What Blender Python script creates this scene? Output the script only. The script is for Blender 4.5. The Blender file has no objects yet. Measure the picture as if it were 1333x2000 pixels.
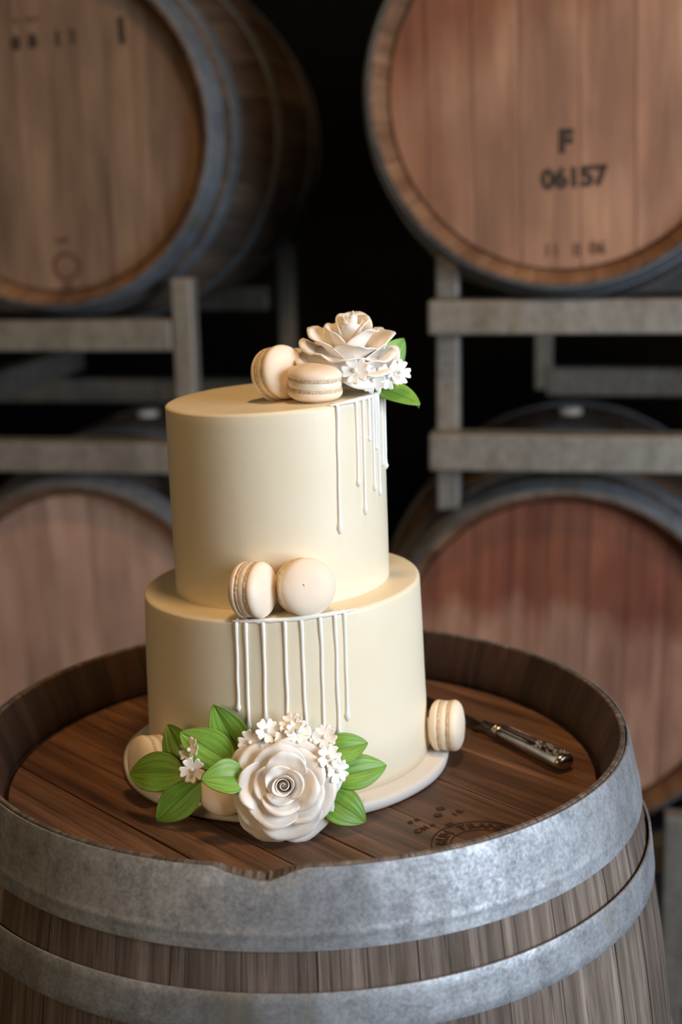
import bpy, bmesh, math, random
from math import sin, cos, pi, radians, sqrt, exp, atan2
from mathutils import Vector, Matrix, noise

S = bpy.context.scene
C = S.collection
HZ = 0.93                      # height of the front barrel's rim above the floor (m)
RND = random.Random(7)

# ------------------------------------------------------------------ camera
cam_d = bpy.data.cameras.new('camera')
cam = bpy.data.objects.new('camera', cam_d); C.objects.link(cam)
cam_d.sensor_fit = 'VERTICAL'; cam_d.sensor_height = 36.0; cam_d.sensor_width = 24.0
cam_d.lens = 2778.0 * 36.0 / 2000.0
cam_d.clip_start = 0.05
cam.matrix_world = (Matrix.Translation((0.0403, -1.2383, 0.4756 + HZ))
                    @ Matrix.Rotation(pi / 2 - 0.2231, 4, 'X') @ Matrix.Rotation(-0.0226, 4, 'Z'))
cam_d.dof.use_dof = True
cam_d.dof.focus_distance = 1.17
cam_d.dof.aperture_fstop = 3.6
S.camera = cam

# ------------------------------------------------------------------ exposure / world / lights
S.view_settings.view_transform = 'Standard'
S.view_settings.look = 'None'
S.view_settings.exposure = 0.0
S.view_settings.gamma = 1.0
S.view_settings.use_curve_mapping = False
S.cycles.use_denoising = True
S.cycles.max_bounces = 8

w = bpy.data.worlds.new('world'); S.world = w; w.use_nodes = True
w.node_tree.nodes['Background'].inputs[0].default_value = (0.62, 0.78, 1.0, 1)
w.node_tree.nodes['Background'].inputs[1].default_value = 0.5


def area(name, loc, target, sx, sy, power, col):
    d = bpy.data.lights.new(name, 'AREA'); d.shape = 'RECTANGLE'; d.size = sx; d.size_y = sy
    d.energy = power; d.color = col
    o = bpy.data.objects.new(name, d); C.objects.link(o)
    o.location = loc
    o.rotation_euler = (Vector(target) - Vector(loc)).to_track_quat('-Z', 'Y').to_euler()
    return o


# soft daylight from the open door on the right, and the cellar's warm overhead lamp
area('door_daylight', (1.66, -1.22, HZ + 0.58), (0.0, 0.1, HZ + 0.1), 1.2, 1.3, 54, (0.80, 0.895, 1.0))
area('cellar_lamp', (0.22, -0.28, HZ + 2.1), (-0.05, 0.0, HZ + 0.1), 0.25, 0.25, 17, (1.0, 0.61, 0.26))
area('warm_front_fill', (-1.7, -2.6, HZ + 1.2), (-0.05, 0.0, HZ + 0.15), 1.2, 0.9, 18, (1.0, 0.69, 0.37))  # added unseen fill, warms and lifts the cake's left side


# ------------------------------------------------------------------ node helpers
class NT:
    def __init__(self, name, rough=0.5, metal=0.0):
        self.m = bpy.data.materials.new(name); self.m.use_nodes = True
        self.t = self.m.node_tree; self.n = self.t.nodes; self.l = self.t.links
        self.b = self.n['Principled BSDF']
        self.b.inputs['Roughness'].default_value = rough
        self.b.inputs['Metallic'].default_value = metal

    def new(self, typ, **kw):
        x = self.n.new(typ)
        for k, v in kw.items():
            setattr(x, k, v)
        return x

    def coords(self, kind='Object', scale=(1, 1, 1), rnd=False):
        tc = self.new('ShaderNodeTexCoord')
        out = tc.outputs[kind]
        if rnd:
            oi = self.new('ShaderNodeObjectInfo')
            mul = self.new('ShaderNodeVectorMath', operation='SCALE'); mul.inputs[0].default_value = (37.0, 91.0, 53.0)
            self.l.new(oi.outputs['Random'], mul.inputs['Scale'])
            add = self.new('ShaderNodeVectorMath', operation='ADD')
            self.l.new(out, add.inputs[0]); self.l.new(mul.outputs[0], add.inputs[1]); out = add.outputs[0]
        mp = self.new('ShaderNodeMapping'); mp.inputs['Scale'].default_value = scale
        self.l.new(out, mp.inputs['Vector'])
        return mp.outputs[0]

    def noise(self, vec, scale=5, detail=4, rough=0.55, dist=0.0):
        x = self.new('ShaderNodeTexNoise')
        x.inputs['Scale'].default_value = scale; x.inputs['Detail'].default_value = detail
        x.inputs['Roughness'].default_value = rough; x.inputs['Distortion'].default_value = dist
        self.l.new(vec, x.inputs['Vector'])
        return x.outputs[0]

    def ramp(self, fac, stops):
        r = self.new('ShaderNodeValToRGB')
        e = r.color_ramp.elements
        while len(e) < len(stops):
            e.new(0.5)
        for i, (p, c) in enumerate(stops):
            e[i].position = p
            e[i].color = (c, c, c, 1) if isinstance(c, (int, float)) else (*c, 1)
        self.l.new(fac, r.inputs[0])
        return r.outputs[0]

    def mix(self, fac, a, b, mode='MIX'):
        x = self.new('ShaderNodeMix', data_type='RGBA', blend_type=mode)
        for v, i in ((fac, 0), (a, 6), (b, 7)):
            if isinstance(v, (int, float)):
                x.inputs[i].default_value = v if i == 0 else (v, v, v, 1)
            elif isinstance(v, tuple):
                x.inputs[i].default_value = (*v, 1)
            else:
                self.l.new(v, x.inputs[i])
        return x.outputs[2]

    def bump(self, h, strength=0.3, dist=0.001):
        x = self.new('ShaderNodeBump'); x.inputs['Strength'].default_value = strength
        x.inputs['Distance'].default_value = dist
        self.l.new(h, x.inputs['Height']); self.l.new(x.outputs[0], self.b.inputs['Normal'])

    def col(self, c):
        if isinstance(c, tuple):
            self.b.inputs['Base Color'].default_value = (*c, 1)
        else:
            self.l.new(c, self.b.inputs['Base Color'])

    def rgh(self, f):
        self.l.new(f, self.b.inputs['Roughness'])


def srgb(r, g, b):
    f = lambda c: (c / 255 / 12.92) if c / 255 <= 0.04045 else ((c / 255 + 0.055) / 1.055) ** 2.4
    return (f(r), f(g), f(b))


def wood(name, dark, mid, light, streak, rough=0.7, along=5.0, across=70.0, bump=0.5, vary=0.35, pore=0.5, blotch=None, stain=None):
    """Grain runs along UV v; u is metres across."""
    m = NT(name, rough)
    v1 = m.coords('UV', (across, along, 1), True)
    n1 = m.noise(v1, 1.0, 5, 0.6, 0.3)
    base = m.ramp(n1, [(0.30, dark), (0.5, mid), (0.70, light)])
    v2 = m.coords('UV', (across * 7, along * 2.2, 1), True)
    n2 = m.noise(v2, 1.0, 3, 0.6)
    pores = m.ramp(n2, [(0.34, 0.0), (0.46, 1.0)])
    c = m.mix(pore, base, m.mix(1.0, base, m.mix(pores, streak, (1, 1, 1)), 'MULTIPLY'))
    v3 = m.coords('UV', (9, 4, 1), True)
    n3 = m.noise(v3, 1.0, 3, 0.5)
    bl = m.ramp(n3, [(0.35, (0.62, 0.58, 0.55)), (0.6, (1.05, 1.03, 1.0))])
    c = m.mix(0.8, c, m.mix(1.0, c, bl, 'MULTIPLY'))
    if blotch:
        n4 = m.noise(m.coords('Object', blotch[1]), 1.0, 3, 0.5)
        c = m.mix(m.ramp(n4, [(0.50, 0.0), (0.66, blotch[2])]), c, blotch[0])
    if stain:      # a wine stain with a ragged edge: colour, (x, y) direction, start, soft width, strength
        tc = m.new('ShaderNodeTexCoord'); dt = m.new('ShaderNodeVectorMath', operation='DOT_PRODUCT')
        m.l.new(tc.outputs['Object'], dt.inputs[0]); dt.inputs[1].default_value = (*stain[1], 0)
        n5 = m.noise(m.coords('Object', (22, 6, 6)), 1.0, 4, 0.6)
        ad = m.new('ShaderNodeMath', operation='MULTIPLY_ADD'); m.l.new(n5, ad.inputs[0])
        ad.inputs[1].default_value = 0.16; m.l.new(dt.outputs['Value'], ad.inputs[2])
        mr = m.new('ShaderNodeMapRange'); m.l.new(ad.outputs[0], mr.inputs['Value'])
        mr.inputs['From Min'].default_value = stain[2] + 0.08; mr.inputs['From Max'].default_value = stain[2] + 0.08 + stain[3]
        mr.inputs['To Max'].default_value = stain[4]
        c = m.mix(mr.outputs[0], c, m.mix(1.0, c, stain[0], 'MULTIPLY'))
    oi = m.new('ShaderNodeObjectInfo')
    var = m.ramp(oi.outputs['Random'], [(0.0, 1 - vary), (1.0, 1.0 + vary * 0.35)])
    c = m.mix(1.0, c, var, 'MULTIPLY')
    m.col(c)
    m.bump(m.mix(0.5, n1, n2), bump, 0.0012)
    return m.m


M = {}
M['stave'] = wood('weathered_oak', srgb(82, 70, 61), srgb(112, 98, 88), srgb(148, 135, 126), (0.22, 0.19, 0.17), 0.8, 5, 120, 1.0, 0.3, 0.95)
M['head'] = wood('stained_oak_head', srgb(72, 48, 34), srgb(114, 80, 58), srgb(148, 108, 80), (0.36, 0.28, 0.22), 0.5, 3.5, 60, 0.4, 0.32, 0.7)
M['bg_head_tan'] = wood('tan_oak_head', srgb(140, 104, 84), srgb(166, 126, 102), srgb(184, 144, 118), (0.7, 0.62, 0.56), 0.65, 2, 26, 0.2, 0.14, 0.4,
                        (srgb(140, 84, 56), (3.5, 2.5, 3.5), 0.35), ((0.66, 0.46, 0.36), (-0.45, 0.89), 0.07, 0.10, 1.0))
M['bg_head_grey'] = wood('brown_grey_oak_head', srgb(118, 94, 76), srgb(142, 116, 96), srgb(162, 132, 110), (0.7, 0.62, 0.56), 0.7, 2, 26, 0.2, 0.18, 0.4,
                         (srgb(100, 84, 70), (7, 2, 1.6), 0.55))
M['bg_head_red'] = wood('wine_stained_oak_head', srgb(142, 98, 78), srgb(172, 130, 108), srgb(192, 150, 126), (0.5, 0.4, 0.36), 0.65, 1.6, 30, 0.2, 0.2, 0.6,
                        (srgb(110, 62, 48), (9, 3, 3), 0.6), ((0.66, 0.40, 0.31), (0.0, 1.0), 0.045, 0.05, 1.0))
M['bg_head_pink'] = wood('pale_pink_oak_head', srgb(164, 130, 112), srgb(186, 152, 134), srgb(200, 166, 148), (0.75, 0.68, 0.62), 0.65, 2, 26, 0.2, 0.12, 0.4)
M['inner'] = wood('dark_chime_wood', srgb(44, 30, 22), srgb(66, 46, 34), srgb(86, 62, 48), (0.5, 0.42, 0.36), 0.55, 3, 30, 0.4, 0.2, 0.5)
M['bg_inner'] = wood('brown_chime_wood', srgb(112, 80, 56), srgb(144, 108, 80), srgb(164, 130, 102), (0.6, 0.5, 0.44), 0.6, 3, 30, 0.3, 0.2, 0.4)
M['bg_stave'] = wood('cellar_oak_stave', srgb(74, 62, 53), srgb(102, 87, 75), srgb(126, 110, 98), (0.5, 0.42, 0.36), 0.75, 3, 60, 0.4, 0.25, 0.6)


def galv(name, base, lo, hi, stain, rough=0.5, metal=0.75, amount=0.6):
    m = NT(name, rough, metal)
    v = m.coords('Object', (1, 1, 1), True)
    n1 = m.noise(v, 55, 6, 0.7)
    nf = m.noise(m.coords('Object', (1, 1, 1), True), 330, 3, 0.6)
    n1 = m.mix(0.45, n1, nf)
    c = m.ramp(n1, [(0.34, lo), (0.5, base), (0.66, hi)])
    n2 = m.noise(m.coords('Object', (1, 1, 0.5), True), 9, 4, 0.6)
    c = m.mix(m.ramp(n2, [(0.45, 0.0), (0.75, amount)]), c, m.mix(1.0, c, (0.62, 0.60, 0.60), 'MULTIPLY'))
    n3 = m.noise(m.coords('Object', (10, 10, 1.5), True), 1.0, 3, 0.6)
    c = m.mix(m.ramp(n3, [(0.60, 0.0), (0.72, 0.6)]), c, stain)
    n4 = m.noise(m.coords('Object', (26, 26, 2.2), True), 1.0, 4, 0.65)
    c = m.mix(m.ramp(n4, [(0.40, 0.45), (0.55, 0.0)]), c, m.mix(1.0, c, (0.66, 0.64, 0.62), 'MULTIPLY'))
    m.col(c)
    m.rgh(m.ramp(n1, [(0.3, rough + 0.14), (0.7, rough - 0.08)]))
    m.bump(n1, 0.25, 0.0006)
    return m.m


M['hoop'] = galv('galvanised_hoop', srgb(164, 168, 174), srgb(126, 130, 136), srgb(196, 200, 206), srgb(134, 128, 108), 0.58, 0.62, 0.8)
M['bg_hoop'] = galv('grey_steel_hoop', srgb(150, 158, 168), srgb(126, 134, 144), srgb(172, 178, 186), srgb(140, 132, 118), 0.5, 0.6)
M['rack'] = galv('galvanised_rack_steel', srgb(150, 146, 138), srgb(122, 118, 110), srgb(172, 168, 160), srgb(126, 110, 84), 0.55, 0.45)


def plain(name, col, rough=0.5, metal=0.0, sss=0.0, bump=None, var=None):
    m = NT(name, rough, metal)
    if var:
        n = m.noise(m.coords('Object'), var[0], 4, 0.55)
        m.col(m.ramp(n, [(0.3, var[1]), (0.7, col)]))
    else:
        m.col(col)
    if sss:
        m.b.inputs['Subsurface Weight'].default_value = sss
        m.b.inputs['Subsurface Radius'].default_value = (1.0, 0.7, 0.4)
        m.b.inputs['Subsurface Scale'].default_value = 0.006
    if bump:
        m.bump(m.noise(m.coords('Object'), bump[0], 3, 0.6), bump[1], 0.0008)
    return m.m


M['icing'] = plain('ivory_icing', srgb(243, 231, 205), 0.45, 0, 0.12, (110, 0.16), (14, srgb(241, 227, 198)))
M['drip'] = plain('white_chocolate_drip', srgb(252, 249, 243), 0.3)
M['board'] = plain('white_board_paper', srgb(236, 232, 228), 0.5)
M['shell'] = plain('macaron_shell', srgb(248, 230, 208), 0.55, 0, 0.08, (260, 0.12), (35, srgb(246, 226, 202)))
M['foot'] = plain('macaron_foot', srgb(248, 228, 198), 0.8, 0, 0.0, (900, 0.9), (420, srgb(214, 176, 138)))
M['filling'] = plain('macaron_filling', srgb(248, 238, 216), 0.4)
M['petal'] = plain('sugar_petal', srgb(252, 245, 236), 0.42)
M['blossom'] = plain('blossom_petal', srgb(250, 245, 236), 0.45)
M['wire'] = plain('florist_wire', srgb(150, 140, 122), 0.4, 0.6)
M['silver'] = plain('tarnished_silver', srgb(190, 184, 176), 0.24, 1.0, 0, (120, 0.12), (30, srgb(140, 130, 118)))
M['blade'] = plain('steel_blade', srgb(150, 148, 146), 0.18, 1.0)
M['stamp'] = plain('black_stencil_ink', srgb(52, 40, 34), 0.8)
M['stampbr'] = plain('burnt_brand', srgb(58, 36, 24), 0.8)
M['stampfaint'] = plain('faded_stencil_ink', srgb(98, 66, 50), 0.8)
M['bung'] = plain('white_silicone_bung', srgb(205, 202, 196), 0.5)
M['floor'] = plain('dark_concrete', srgb(88, 84, 80), 0.85, 0, 0, (40, 0.3), (6, srgb(68, 64, 60)))
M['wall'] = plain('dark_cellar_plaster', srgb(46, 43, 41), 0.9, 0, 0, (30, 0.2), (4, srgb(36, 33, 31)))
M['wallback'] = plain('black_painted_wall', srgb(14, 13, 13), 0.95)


def leaf_mat():
    m = NT('green_sugar_leaf', 0.42)
    tc = m.new('ShaderNodeTexCoord')
    sep = m.new('ShaderNodeSeparateXYZ'); m.l.new(tc.outputs['UV'], sep.inputs[0])
    n = m.noise(m.coords('UV', (14, 1.2, 1), True), 1.0, 4, 0.6)
    c = m.ramp(n, [(0.25, srgb(78, 126, 40)), (0.55, srgb(124, 176, 68)), (0.8, srgb(150, 196, 88))])
    n2 = m.noise(m.coords('Object', (1, 1, 1), True), 45, 2, 0.5)
    c = m.mix(m.ramp(n2, [(0.4, 0.0), (0.7, 0.5)]), c, srgb(120, 132, 36))
    # brown dusting at the rim (|u| near 1) and dark line on the midrib
    ab = m.new('ShaderNodeMath', operation='ABSOLUTE'); m.l.new(sep.outputs[0], ab.inputs[0])
    edge = m.ramp(ab.outputs[0], [(0.93, 0.0), (1.0, 0.4)])
    c = m.mix(edge, c, srgb(104, 84, 30))
    rib = m.ramp(ab.outputs[0], [(0.0, 0.7), (0.05, 0.0)])
    c = m.mix(rib, c, srgb(70, 92, 30))
    m.col(c)
    m.b.inputs['Subsurface Weight'].default_value = 0.05
    m.b.inputs['Subsurface Scale'].default_value = 0.003
    m.bump(n, 0.25, 0.0006)
    return m.m


M['leaf'] = leaf_mat()


# ------------------------------------------------------------------ object helpers
def mesh(name, V, F, mat, smooth=True, uv=None, solid=None):
    me = bpy.data.meshes.new(name)
    me.from_pydata([tuple(v) for v in V], [], F)
    if uv:
        l = me.uv_layers.new(name='UVMap')
        for lp in me.loops:
            l.data[lp.index].uv = uv[lp.vertex_index]
    bm = bmesh.new(); bm.from_mesh(me)
    if solid:
        bmesh.ops.solidify(bm, geom=bm.faces[:], thickness=solid)
    bmesh.ops.recalc_face_normals(bm, faces=bm.faces[:])
    bm.to_mesh(me); bm.free()
    if smooth:
        for p in me.polygons:
            p.use_smooth = True
    me.materials.append(mat)
    return me


def put(name, me, parent=None, loc=None, rot=None):
    o = bpy.data.objects.new(name, me); C.objects.link(o)
    if parent is not None:
        o.parent = parent
    if loc is not None:
        o.location = loc
    if rot is not None:
        o.rotation_euler = rot
    return o


def tag(o, label, cat, group=None):
    o['label'] = label; o['category'] = cat
    if group:
        o['group'] = group
    return o


def thing(name, label, cat, mat=None, group=None):
    o = bpy.data.objects.new(name, None); C.objects.link(o)
    o.empty_display_size = 0.05
    if mat is not None:
        o.matrix_world = mat
    return tag(o, label, cat, group)


def lathe(prof, n=48, closed=False, rfun=None):
    """prof: (r, z) list. closed: ring-shaped profile. Poles close when r == 0."""
    V, F = [], []
    k = len(prof)
    for i in range(n):
        a = 2 * pi * i / n
        for j, (r, z) in enumerate(prof):
            if rfun:
                r, z = rfun(a, r, z, j)
            V.append((r * cos(a), r * sin(a), z))
    for i in range(n):
        i2 = (i + 1) % n
        for j in range(k if closed else k - 1):
            j2 = (j + 1) % k
            F.append((i * k + j, i2 * k + j, i2 * k + j2, i * k + j2))
    return V, F


def clean(me, dist=1e-6):
    bm = bmesh.new(); bm.from_mesh(me)
    bmesh.ops.remove_doubles(bm, verts=bm.verts[:], dist=dist)
    bmesh.ops.recalc_face_normals(bm, faces=bm.faces[:])
    bm.to_mesh(me); bm.free()
    return me


def autosharp(me, ang=35):
    bm = bmesh.new(); bm.from_mesh(me)
    for e in bm.edges:
        if len(e.link_faces) == 2 and e.calc_face_angle(0) > radians(ang):
            e.smooth = False
    bm.to_mesh(me); bm.free()
    return me


def box(x0, x1, y0, y1, z0, z1, bev=0.0):
    bm = bmesh.new()
    bmesh.ops.create_cube(bm, size=1)
    for v in bm.verts:
        v.co = Vector(((x0 + x1) / 2 + v.co.x * (x1 - x0), (y0 + y1) / 2 + v.co.y * (y1 - y0), (z0 + z1) / 2 + v.co.z * (z1 - z0)))
    if bev:
        bmesh.ops.bevel(bm, geom=bm.edges[:], offset=bev, segments=2, affect='EDGES', profile=0.5)
    return bm


def bm_mesh(name, bm, mat, smooth=False):
    me = bpy.data.meshes.new(name); bm.to_mesh(me); bm.free()
    me.materials.append(mat)
    for p in me.polygons:
        p.use_smooth = smooth
    return me


def tube(pts, rad, n=8, radf=None):
    V, F = [], []
    pts = [Vector(p) for p in pts]
    prev = None
    for i, p in enumerate(pts):
        d = (pts[min(i + 1, len(pts) - 1)] - pts[max(i - 1, 0)]).normalized()
        ref = Vector((0, 0, 1)) if abs(d.z) < 0.9 else Vector((0, -1, 0))
        if prev is not None:
            x = (prev - d * prev.dot(d)).normalized()
        else:
            x = d.cross(ref).normalized()
        prev = x
        y = d.cross(x)
        r = radf(i / (len(pts) - 1)) if radf else rad
        for k in range(n):
            a = 2 * pi * k / n
            V.append(p + x * (r * cos(a)) + y * (r * sin(a)))
    for i in range(len(pts) - 1):
        for k in range(n):
            k2 = (k + 1) % n
            F.append((i * n + k, i * n + k2, (i + 1) * n + k2, (i + 1) * n + k))
    F.append(tuple(range(n - 1, -1, -1)))
    F.append(tuple((len(pts) - 1) * n + k for k in range(n)))
    return V, F


def frame_mat(origin, zaxis, xhint=(1, 0, 0)):
    z = Vector(zaxis).normalized(); x = Vector(xhint)
    x = (x - z * x.dot(z)).normalized(); y = z.cross(x)
    m = Matrix((x, y, z)).transposed().to_4x4()
    m.translation = Vector(origin)
    return m


def text_mesh(name, body, size, mat, bold=0.0):
    cu = bpy.data.curves.new(name, 'FONT'); cu.body = body; cu.size = size
    cu.align_x = 'CENTER'; cu.align_y = 'CENTER'; cu.extrude = 0.00015; cu.offset = bold
    o = bpy.data.objects.new(name, cu); C.objects.link(o)
    bpy.context.view_layer.update()
    me = bpy.data.meshes.new_from_object(o.evaluated_get(bpy.context.evaluated_depsgraph_get()))
    bpy.data.objects.remove(o)
    me.materials.clear(); me.materials.append(mat)
    return me


# ------------------------------------------------------------------ the setting
def struct(name, me):
    o = put(name, me); o['kind'] = 'structure'
    return o


X0, X1, Y0, Y1, ZC = -3.2, 2.6, -4.2, 3.6, 3.4
struct('floor', bm_mesh('floor', box(X0 - .2, X1 + .2, Y0 - .2, Y1 + .2, -0.2, 0), M['floor']))
struct('ceiling', bm_mesh('ceiling', box(X0 - .2, X1 + .2, Y0 - .2, Y1 + .2, ZC, ZC + 0.2), M['wall']))
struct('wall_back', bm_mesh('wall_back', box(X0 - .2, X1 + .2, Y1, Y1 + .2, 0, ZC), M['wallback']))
struct('wall_front', bm_mesh('wall_front', box(X0 - .2, X1 + .2, Y0 - .2, Y0, 0, ZC), M['wall']))
struct('wall_left', bm_mesh('wall_left', box(X0 - .2, X0, Y0, Y1, 0, ZC), M['wall']))
bmw = bmesh.new()
for args in ((X1, X1 + .2, Y0, -3.0, 0, ZC), (X1, X1 + .2, -0.9, Y1, 0, ZC), (X1, X1 + .2, -3.0, -0.9, 2.7, ZC)):
    b = box(*args); tmp = bpy.data.meshes.new('t'); b.to_mesh(tmp); b.free(); bmw.from_mesh(tmp)
struct('wall_right', bm_mesh('wall_right', bmw, M['wall']))

# ------------------------------------------------------------------ wine barrels
L, RB, RR = 0.93, 0.350, 0.2934
HEAD_R, HEAD_D = 0.2685, 0.0486


def R(z):
    return RB - (RB - RR) * ((z - L / 2) / (L / 2)) ** 2


def stave_meshes(mat, inner, n=30, dip=None, seed=1):
    rng = random.Random(seed)
    ws = [rng.uniform(0.75, 1.25) for _ in range(n)]
    tot = sum(ws); a = rng.uniform(0, 1); out = []
    zs = [L * (0.004 + 0.992 * i / 22) for i in range(23)]
    for wd in ws:
        a0, a1 = a, a + 2 * pi * wd / tot
        a = a1
        g = 0.00045 / RR
        b0, b1 = a0 + g, a1 - g
        notch = dip is not None and any(dip(b0 + (b1 - b0) * k / 20) > 0.0005 for k in range(21))
        nc = 34 if notch else 6
        dr = rng.uniform(-0.0006, 0.0006)
        prof = [(R(z) + dr, z) for z in zs]
        prof += [(R(L) + dr - 0.0008, L), (R(L) - 0.0042, L), (R(L) - 0.0052, L - 0.0012),
                 (0.2755, L - 0.030), (0.2725, L - 0.044), (0.274, L - 0.050), (0.266, L - 0.066), (R(L * .85) - .026, L * 0.85),
                 (RB - 0.026, L / 2), (R(L * .15) - .026, L * 0.15), (0.272, 0.04), (R(0) - 0.0078, 0.0)]
        V, UV = [], []
        k = len(prof)
        cum = [0]
        for j in range(1, k):
            cum.append(cum[-1] + sqrt((prof[j][0] - prof[j - 1][0]) ** 2 + (prof[j][1] - prof[j - 1][1]) ** 2))
        for c in range(nc + 1):
            an = b0 + (b1 - b0) * c / nc
            d = dip(an) if notch else 0.0
            if d > 0.0005:
                d *= 1 + 0.5 * noise.noise((an * 60, 3.1, 0))
            for j, (r, z) in enumerate(prof):
                z2 = z
                if z > L - 0.03 and d > 0:
                    jag = 0.0016 * noise.noise((an * 180, r * 900, 1.0)) if d > 0.0012 else 0
                    z2 = min(z, L - d * (1.0 if r > RR - 0.004 else 0.72) + jag)
                    r = r + (0.8 * jag if z > L - 0.004 else 0)
                V.append((r * cos(an), r * sin(an), z2)); UV.append(((an - a0) * RR, cum[j]))
        F = []
        for c in range(nc):
            for j in range(k):
                j2 = (j + 1) % k
                F.append((c * k + j, (c + 1) * k + j, (c + 1) * k + j2, c * k + j2))
        F.append(tuple(range(k))); F.append(tuple(nc * k + j for j in range(k - 1, -1, -1)))
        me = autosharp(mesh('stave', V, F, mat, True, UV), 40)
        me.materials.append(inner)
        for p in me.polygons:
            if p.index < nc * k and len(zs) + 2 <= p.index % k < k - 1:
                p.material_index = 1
        out.append(me)
    return out


def hoop_mesh(z0, z1, mat, off=0.0026, th=0.0018, ridge=0.0, dip=None, flare=0.0, seed=0):
    n = 220
    zs = [z0 + (z1 - z0) * t for t in ((0, .1, .17, .2, .23, .3, .5, .75, .97, 1.0) if ridge else (0, 0.02, .25, .5, .75, .98, 1.0))]

    def ring(a, r, z, j):
        if j < len(zs):
            t = (z - z0) / (z1 - z0)
            rr = R(z) + off + flare * t + 0.0005 * noise.noise((cos(a) * 3, sin(a) * 3, z * 8 + seed))
            if ridge:
                rr += ridge * exp(-((t - 0.2) / 0.025) ** 2)
            if t > 0.995 or t < 0.005:
                rr -= 0.0004
            zz = z
        else:
            zz = zs[len(prof) - 1 - j]; t = (zz - z0) / (z1 - z0)
            rr = R(zz) + off + flare * t - th
        if dip is not None:
            d = dip(a)
            if zz > z1 - d:
                zz = z1 - d
        zz += 0.0006 * noise.noise((cos(a) * 2.2, sin(a) * 2.2, z0 * 9 + seed))
        return rr, zz
    prof = [(0, z) for z in zs] + [(0, z) for z in reversed(zs)]
    V, F = lathe(prof, n, True, ring)
    return autosharp(mesh('hoop', V, F, mat), 50)


def head_planks(mat, n, seed, zt, flip=1):
    """planks of a barrel head: grain along local y, top at z = zt"""
    rng = random.Random(seed)
    ws = [rng.uniform(0.75, 1.3) for _ in range(n)]
    tot = sum(ws); x = -HEAD_R; out = []
    for i, wd in enumerate(ws):
        x0, x1 = x, x + 2 * HEAD_R * wd / tot
        x = x1
        x0 += 0.0005; x1 -= 0.0005
        xs = [x0 + (x1 - x0) * k / 10 for k in range(11)]
        xs = [max(-HEAD_R + 1e-4, min(HEAD_R - 1e-4, q)) for q in xs]
        up = [(q, sqrt(HEAD_R ** 2 - q * q)) for q in xs]
        lo = [(q, -sqrt(HEAD_R ** 2 - q * q)) for q in reversed(xs)]
        pl = up + lo
        cx = (x0 + x1) / 2
        dz = rng.uniform(-0.0005, 0.0005)
        k = len(pl)
        hw = (x1 - x0) / 2
        rings = []
        for (ins, z) in ((0.0006, zt + dz), (0.0, zt + dz - 0.0006 * flip), (0.0, zt + dz - 0.022 * flip)):
            s = 1 - ins / hw
            rings.append([(cx + (px - cx) * s, py * (1 - ins / 0.2), z) for px, py in pl])
        V = [v for r in rings for v in r]
        UV = [(v[0], v[1]) for v in V]
        F = [tuple(range(k)), tuple(2 * k + j for j in range(k - 1, -1, -1))]
        for a in range(2):
            for j in range(k):
                j2 = (j + 1) % k
                F.append((a * k + j, a * k + j2, (a + 1) * k + j2, (a + 1) * k + j))
        out.append(mesh('head_plank', V, F, mat, False, UV))
    return out


def notch_dip(a):
    d = math.degrees(a) % 360
    d = d - 360 if d > 180 else d
    if -100.6 < d < -88.0:
        if d < -99.6:
            t = (d + 100.6) * 0.45
        elif d < -94.5:
            t = 0.45 + 0.55 * (d + 99.6) / 5.1
        else:
            t = max(0.0, 1 - (d + 94.5) / 6.5)
            t = t * t * (3 - 2 * t)
        return 0.0105 * t
    return 0.0


def build_barrel(root, staves, head_front, head_back, hoops, rot):
    for s in staves:
        put('stave', s, root)
    for i, h in enumerate(hoops):
        put('hoop', h, root)
    for p in head_front:
        put('head_plank', p, root, rot=(0, 0, rot))
    for p in head_back:
        put('head_plank', p, root, rot=(0, 0, rot))


def flat_mark(root, body, x, y, size, mat, ang=0.0, bold=0.0, name='stencil_mark'):
    return put(name, text_mesh(name, body, size, mat, bold), root, (x, y, L - HEAD_D + 0.0009), (0, 0, ang))


def ring_mark(root, x, y, r, wdt, mat, name='stamped_ring', n=72):
    V, F = lathe([(r - wdt / 2, 0), (r + wdt / 2, 0), (r + wdt / 2, .0003), (r - wdt / 2, .0003)], n, True)
    return put(name, mesh(name, V, F, mat, False), root, (x, y, L - HEAD_D + 0.0006))


# --- front barrel, standing upright
fb = thing('wine_barrel', 'upright weathered oak wine barrel in the foreground with two wide galvanised hoops, carrying the cake', 'barrel')
fb.location = (0, 0, 0)
head_ang = atan2(-0.1754 - 0.004, -0.1031 + 0.2655) - pi / 2
front_hoops = [hoop_mesh(L - 0.0595, L - 0.0008, M['hoop'], 0.0026, 0.0018, 0.0006, notch_dip, 0.0, 1),
               hoop_mesh(L - 0.1225, L - 0.0885, M['hoop'], 0.0024, 0.0018, 0, None, 0.0022, 2),
               hoop_mesh(L - 0.335, L - 0.300, M['hoop'], 0.0024, 0.0018, 0, None, 0, 3),
               hoop_mesh(0.300, 0.335, M['hoop'], 0.0024, 0.0018, 0, None, 0, 4),
               hoop_mesh(0.0885, 0.1225, M['hoop'], 0.0024, 0.0018, 0, None, 0, 5),
               hoop_mesh(0.002, 0.0595, M['hoop'], 0.0024, 0.0018, 0, None, 0, 6)]
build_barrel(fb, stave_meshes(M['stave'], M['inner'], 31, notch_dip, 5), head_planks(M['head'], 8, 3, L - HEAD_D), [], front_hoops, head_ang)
# small rivet on the top hoop
V, F = lathe([(0, .0016), (.0018, .0013), (.003, .0004), (.0032, -.0004)], 14)
rv = put('rivet', clean(mesh('rivet', V, F, M['hoop'])), fb)
ra = radians(-148)
rv.matrix_local = frame_mat(((R(L - .02) + .0028) * cos(ra), (R(L - .02) + .0028) * sin(ra), L - .02), (cos(ra), sin(ra), 0), (0, 0, 1))
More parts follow.
